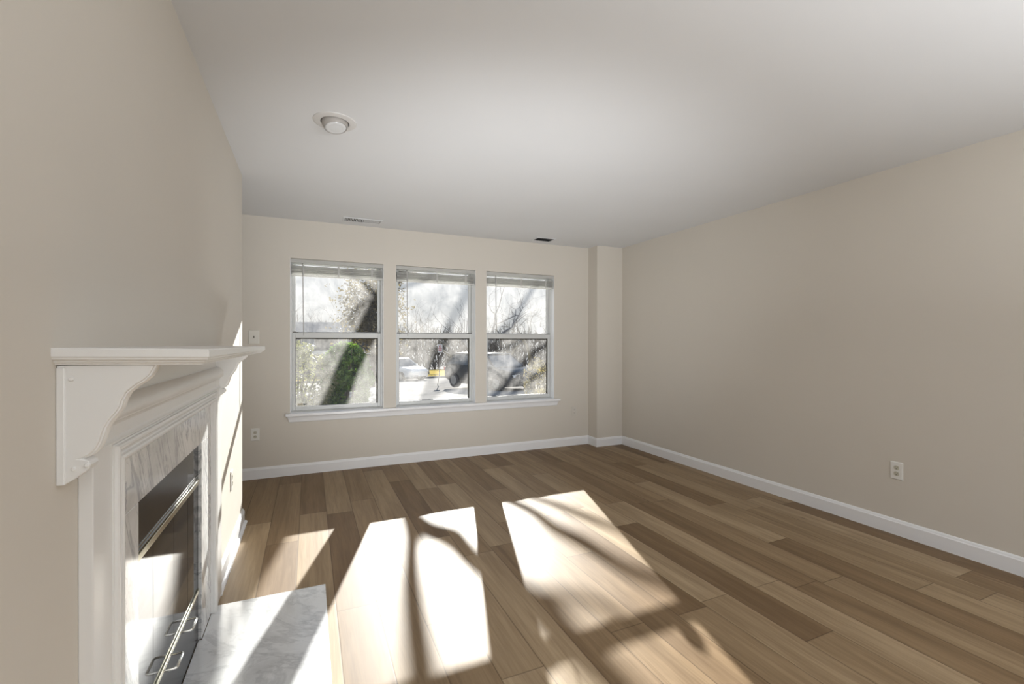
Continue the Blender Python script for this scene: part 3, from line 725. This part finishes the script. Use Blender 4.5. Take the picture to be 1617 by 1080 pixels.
# --- cars (x forward, origin on the ground under the middle)
M_TYRE = mat('tyre_rubber', (.02, .02, .02), .8); M_RIM = mat('alloy_rim', (.25, .26, .27), .3, .5, 1); M_CARGLASS = mat('car_glass', (.09, .11, .13), .06, .9)
M_HEAD = mat('headlamp', (.82, .84, .86), .08, .9); M_TAIL = mat('taillamp', (.5, .03, .03), .2); M_PLASTIC = mat('black_trim_plastic', (.025, .025, .025), .5)
def car(name, label, body_mat, base, rz, L=4.5, Wd=1.8, H_=1.47, suv=False):
    t = thing(name, label, 'car', base, rz); k = L / 4.5; hk = H_ / 1.47
    # lower body: stations (x, half width, z bottom, z belt, z top)
    st = [(-2.22, .72, .42, .70, .86), (-2.12, .82, .30, .72, .96), (-1.75, .88, .22, .74, 1.0), (-1.2, .90, .20, .74, 1.0), (0, .90, .19, .74, .98), (.85, .90, .20, .74, .96), (1.35, .89, .21, .72, .93), (1.85, .86, .22, .68, .86), (2.12, .78, .26, .60, .76), (2.24, .62, .36, .54, .66)]
    m = MB(); rings = []
    for x, w, zb, zm, zt in st:
        w *= Wd / 1.8; rings.append([Vector((x * k, s * w * f, z * hk)) for s, f, z in ((-1, .86, zb), (-1, 1, zb + .10), (-1, 1.0, zm), (-1, .93, zt - .03), (-1, .80, zt), (1, .80, zt), (1, .93, zt - .03), (1, 1.0, zm), (1, 1, zb + .10), (1, .86, zb))])
    m.loft(rings); b = m.build('body', body_mat, t, smooth=True)
    # cabin glass and roof
    f0, f1, r1, r0 = (1.15, .42, -1.05, -1.72) if not suv else (1.12, .48, -1.62, -2.05)
    zb, zt = .95 * hk, 1.42 * hk
    wb, wt = .80 * Wd / 1.8, .64 * Wd / 1.8
    mid = lambda a, b_, f: a + (b_ - a) * f
    m = MB()
    m.loft([[Vector((mid(r0, r1, f) * k, -mid(wb, wt, f), mid(zb, zt, f))), Vector((mid(f0, f1, f) * k, -mid(wb, wt, f), mid(zb, zt, f))), Vector((mid(f0, f1, f) * k, mid(wb, wt, f), mid(zb, zt, f))), Vector((mid(r0, r1, f) * k, mid(wb, wt, f), mid(zb, zt, f)))] for f in (0, .5, 1)])
    m.build('windows', M_CARGLASS, t)
    m = MB()
    m.loft([[Vector(((r1 - .06 + i) * k, -wt - .02 + i * .6, z)), Vector(((f1 + .06 - i) * k, -wt - .02 + i * .6, z)), Vector(((f1 + .06 - i) * k, wt + .02 - i * .6, z)), Vector(((r1 - .06 + i) * k, wt + .02 - i * .6, z))] for i, z in ((0, zt - .012), (.02, zt + .018), (.14, zt + .05 * hk))])
    m.build('roof', body_mat, t, smooth=True)
    for s in (-1, 1):
        for xa, xb in ((f0, f1), (-.28, -.30), (r0, r1)):
            m = MB(); m.tube([(xa * k, s * (wb + .004), zb - .02), (xb * k, s * (wt + .004), zt)], .035, 6); m.build('pillar', body_mat, t)
        for x in (1.38, -1.32):
            m = MB(); M = Matrix.Rotation(PI / 2, 3, 'X'); c = Vector((x * k, s * (.84 * Wd / 1.8), .325 * hk))
            m.lathe([(.20, -.10), (.31, -.10), (.325, -.07), (.325, .07), (.31, .10), (.20, .10)], c, M, 24); w_ = m.build('wheel', M_TYRE, t, smooth=True)
            m = MB(); m.lathe([(.20, -.105), (.19, -.115), (.05, -.112), (.05, .112), (.19, .115), (.20, .105)], c, M, 20); m.build('rim', M_RIM, w_, smooth=True)
        m = MB(); yy = s * .60 * Wd / 1.8; m.loft([[Vector((x * k, yy + dy * w, z * hk)) for dy, z in ((-1, .60), (1, .62), (1, .72), (-1, .70))] for x, w in ((1.95, .17), (2.18, .15))]); m.build('headlight', M_HEAD, t)
        m = MB(); yy = s * .66 * Wd / 1.8; m.box(-2.24 * k, -2.05 * k, yy - .14, yy + .14, .68 * hk, .84 * hk); m.build('taillight', M_TAIL, t, .02)
        m = MB(); m.box(.70 * k, .88 * k, s * .90 * Wd / 1.8 - .02, s * .90 * Wd / 1.8 + s * .14 + .02, .94 * hk, 1.06 * hk); m.build('mirror', body_mat, t, .03)
    boxobj('grille', M_PLASTIC, t, 2.10 * k, 2.225 * k, -.42, .42, .44 * hk, .58 * hk, .02)
    boxobj('lower_intake', M_PLASTIC, t, 2.02 * k, 2.20 * k, -.52, .52, .27 * hk, .36 * hk, .02)
    boxobj('bumper_strip', M_CHROME, t, 2.12 * k, 2.235 * k, -.46, .46, .585 * hk, .605 * hk)
    boxobj('number_plate', M_HTRIM, t, 2.19 * k, 2.245 * k, -.16, .16, .40 * hk, .50 * hk)
    boxobj('number_plate', M_HTRIM, t, -2.245 * k, -2.19 * k, -.16, .16, .50 * hk, .62 * hk)
    return t
M_DARKCAR = mat('dark_blue_car_paint', (.012, .014, .018), .15, .5); M_DARKCAR.node_tree.nodes['Principled BSDF'].inputs['Coat Weight'].default_value = .3
M_SILVER = mat('silver_car_paint', (.62, .63, .65), .22, .5, .35); M_SILVER.node_tree.nodes['Principled BSDF'].inputs['Coat Weight'].default_value = 1
def heading(px, Z, ang):
    """car yaw so its nose points ang degrees from the camera's right (negative = towards the camera)"""
    return math.atan2(RT.y, RT.x) + math.radians(ang)
p = at(775, 19.2); car('dark_car', 'dark blue car parked nose right, filling the lower right window', M_DARKCAR, (p.x, p.y, ground(p.y)), heading(0, 0, -46), 4.5, 1.82, 1.5, True)
p = at(627, 30); car('silver_car', 'silver car parked across the street, in the middle window', M_SILVER, (p.x, p.y, ground(p.y)), heading(0, 0, -35), 4.4, 1.78, 1.46)
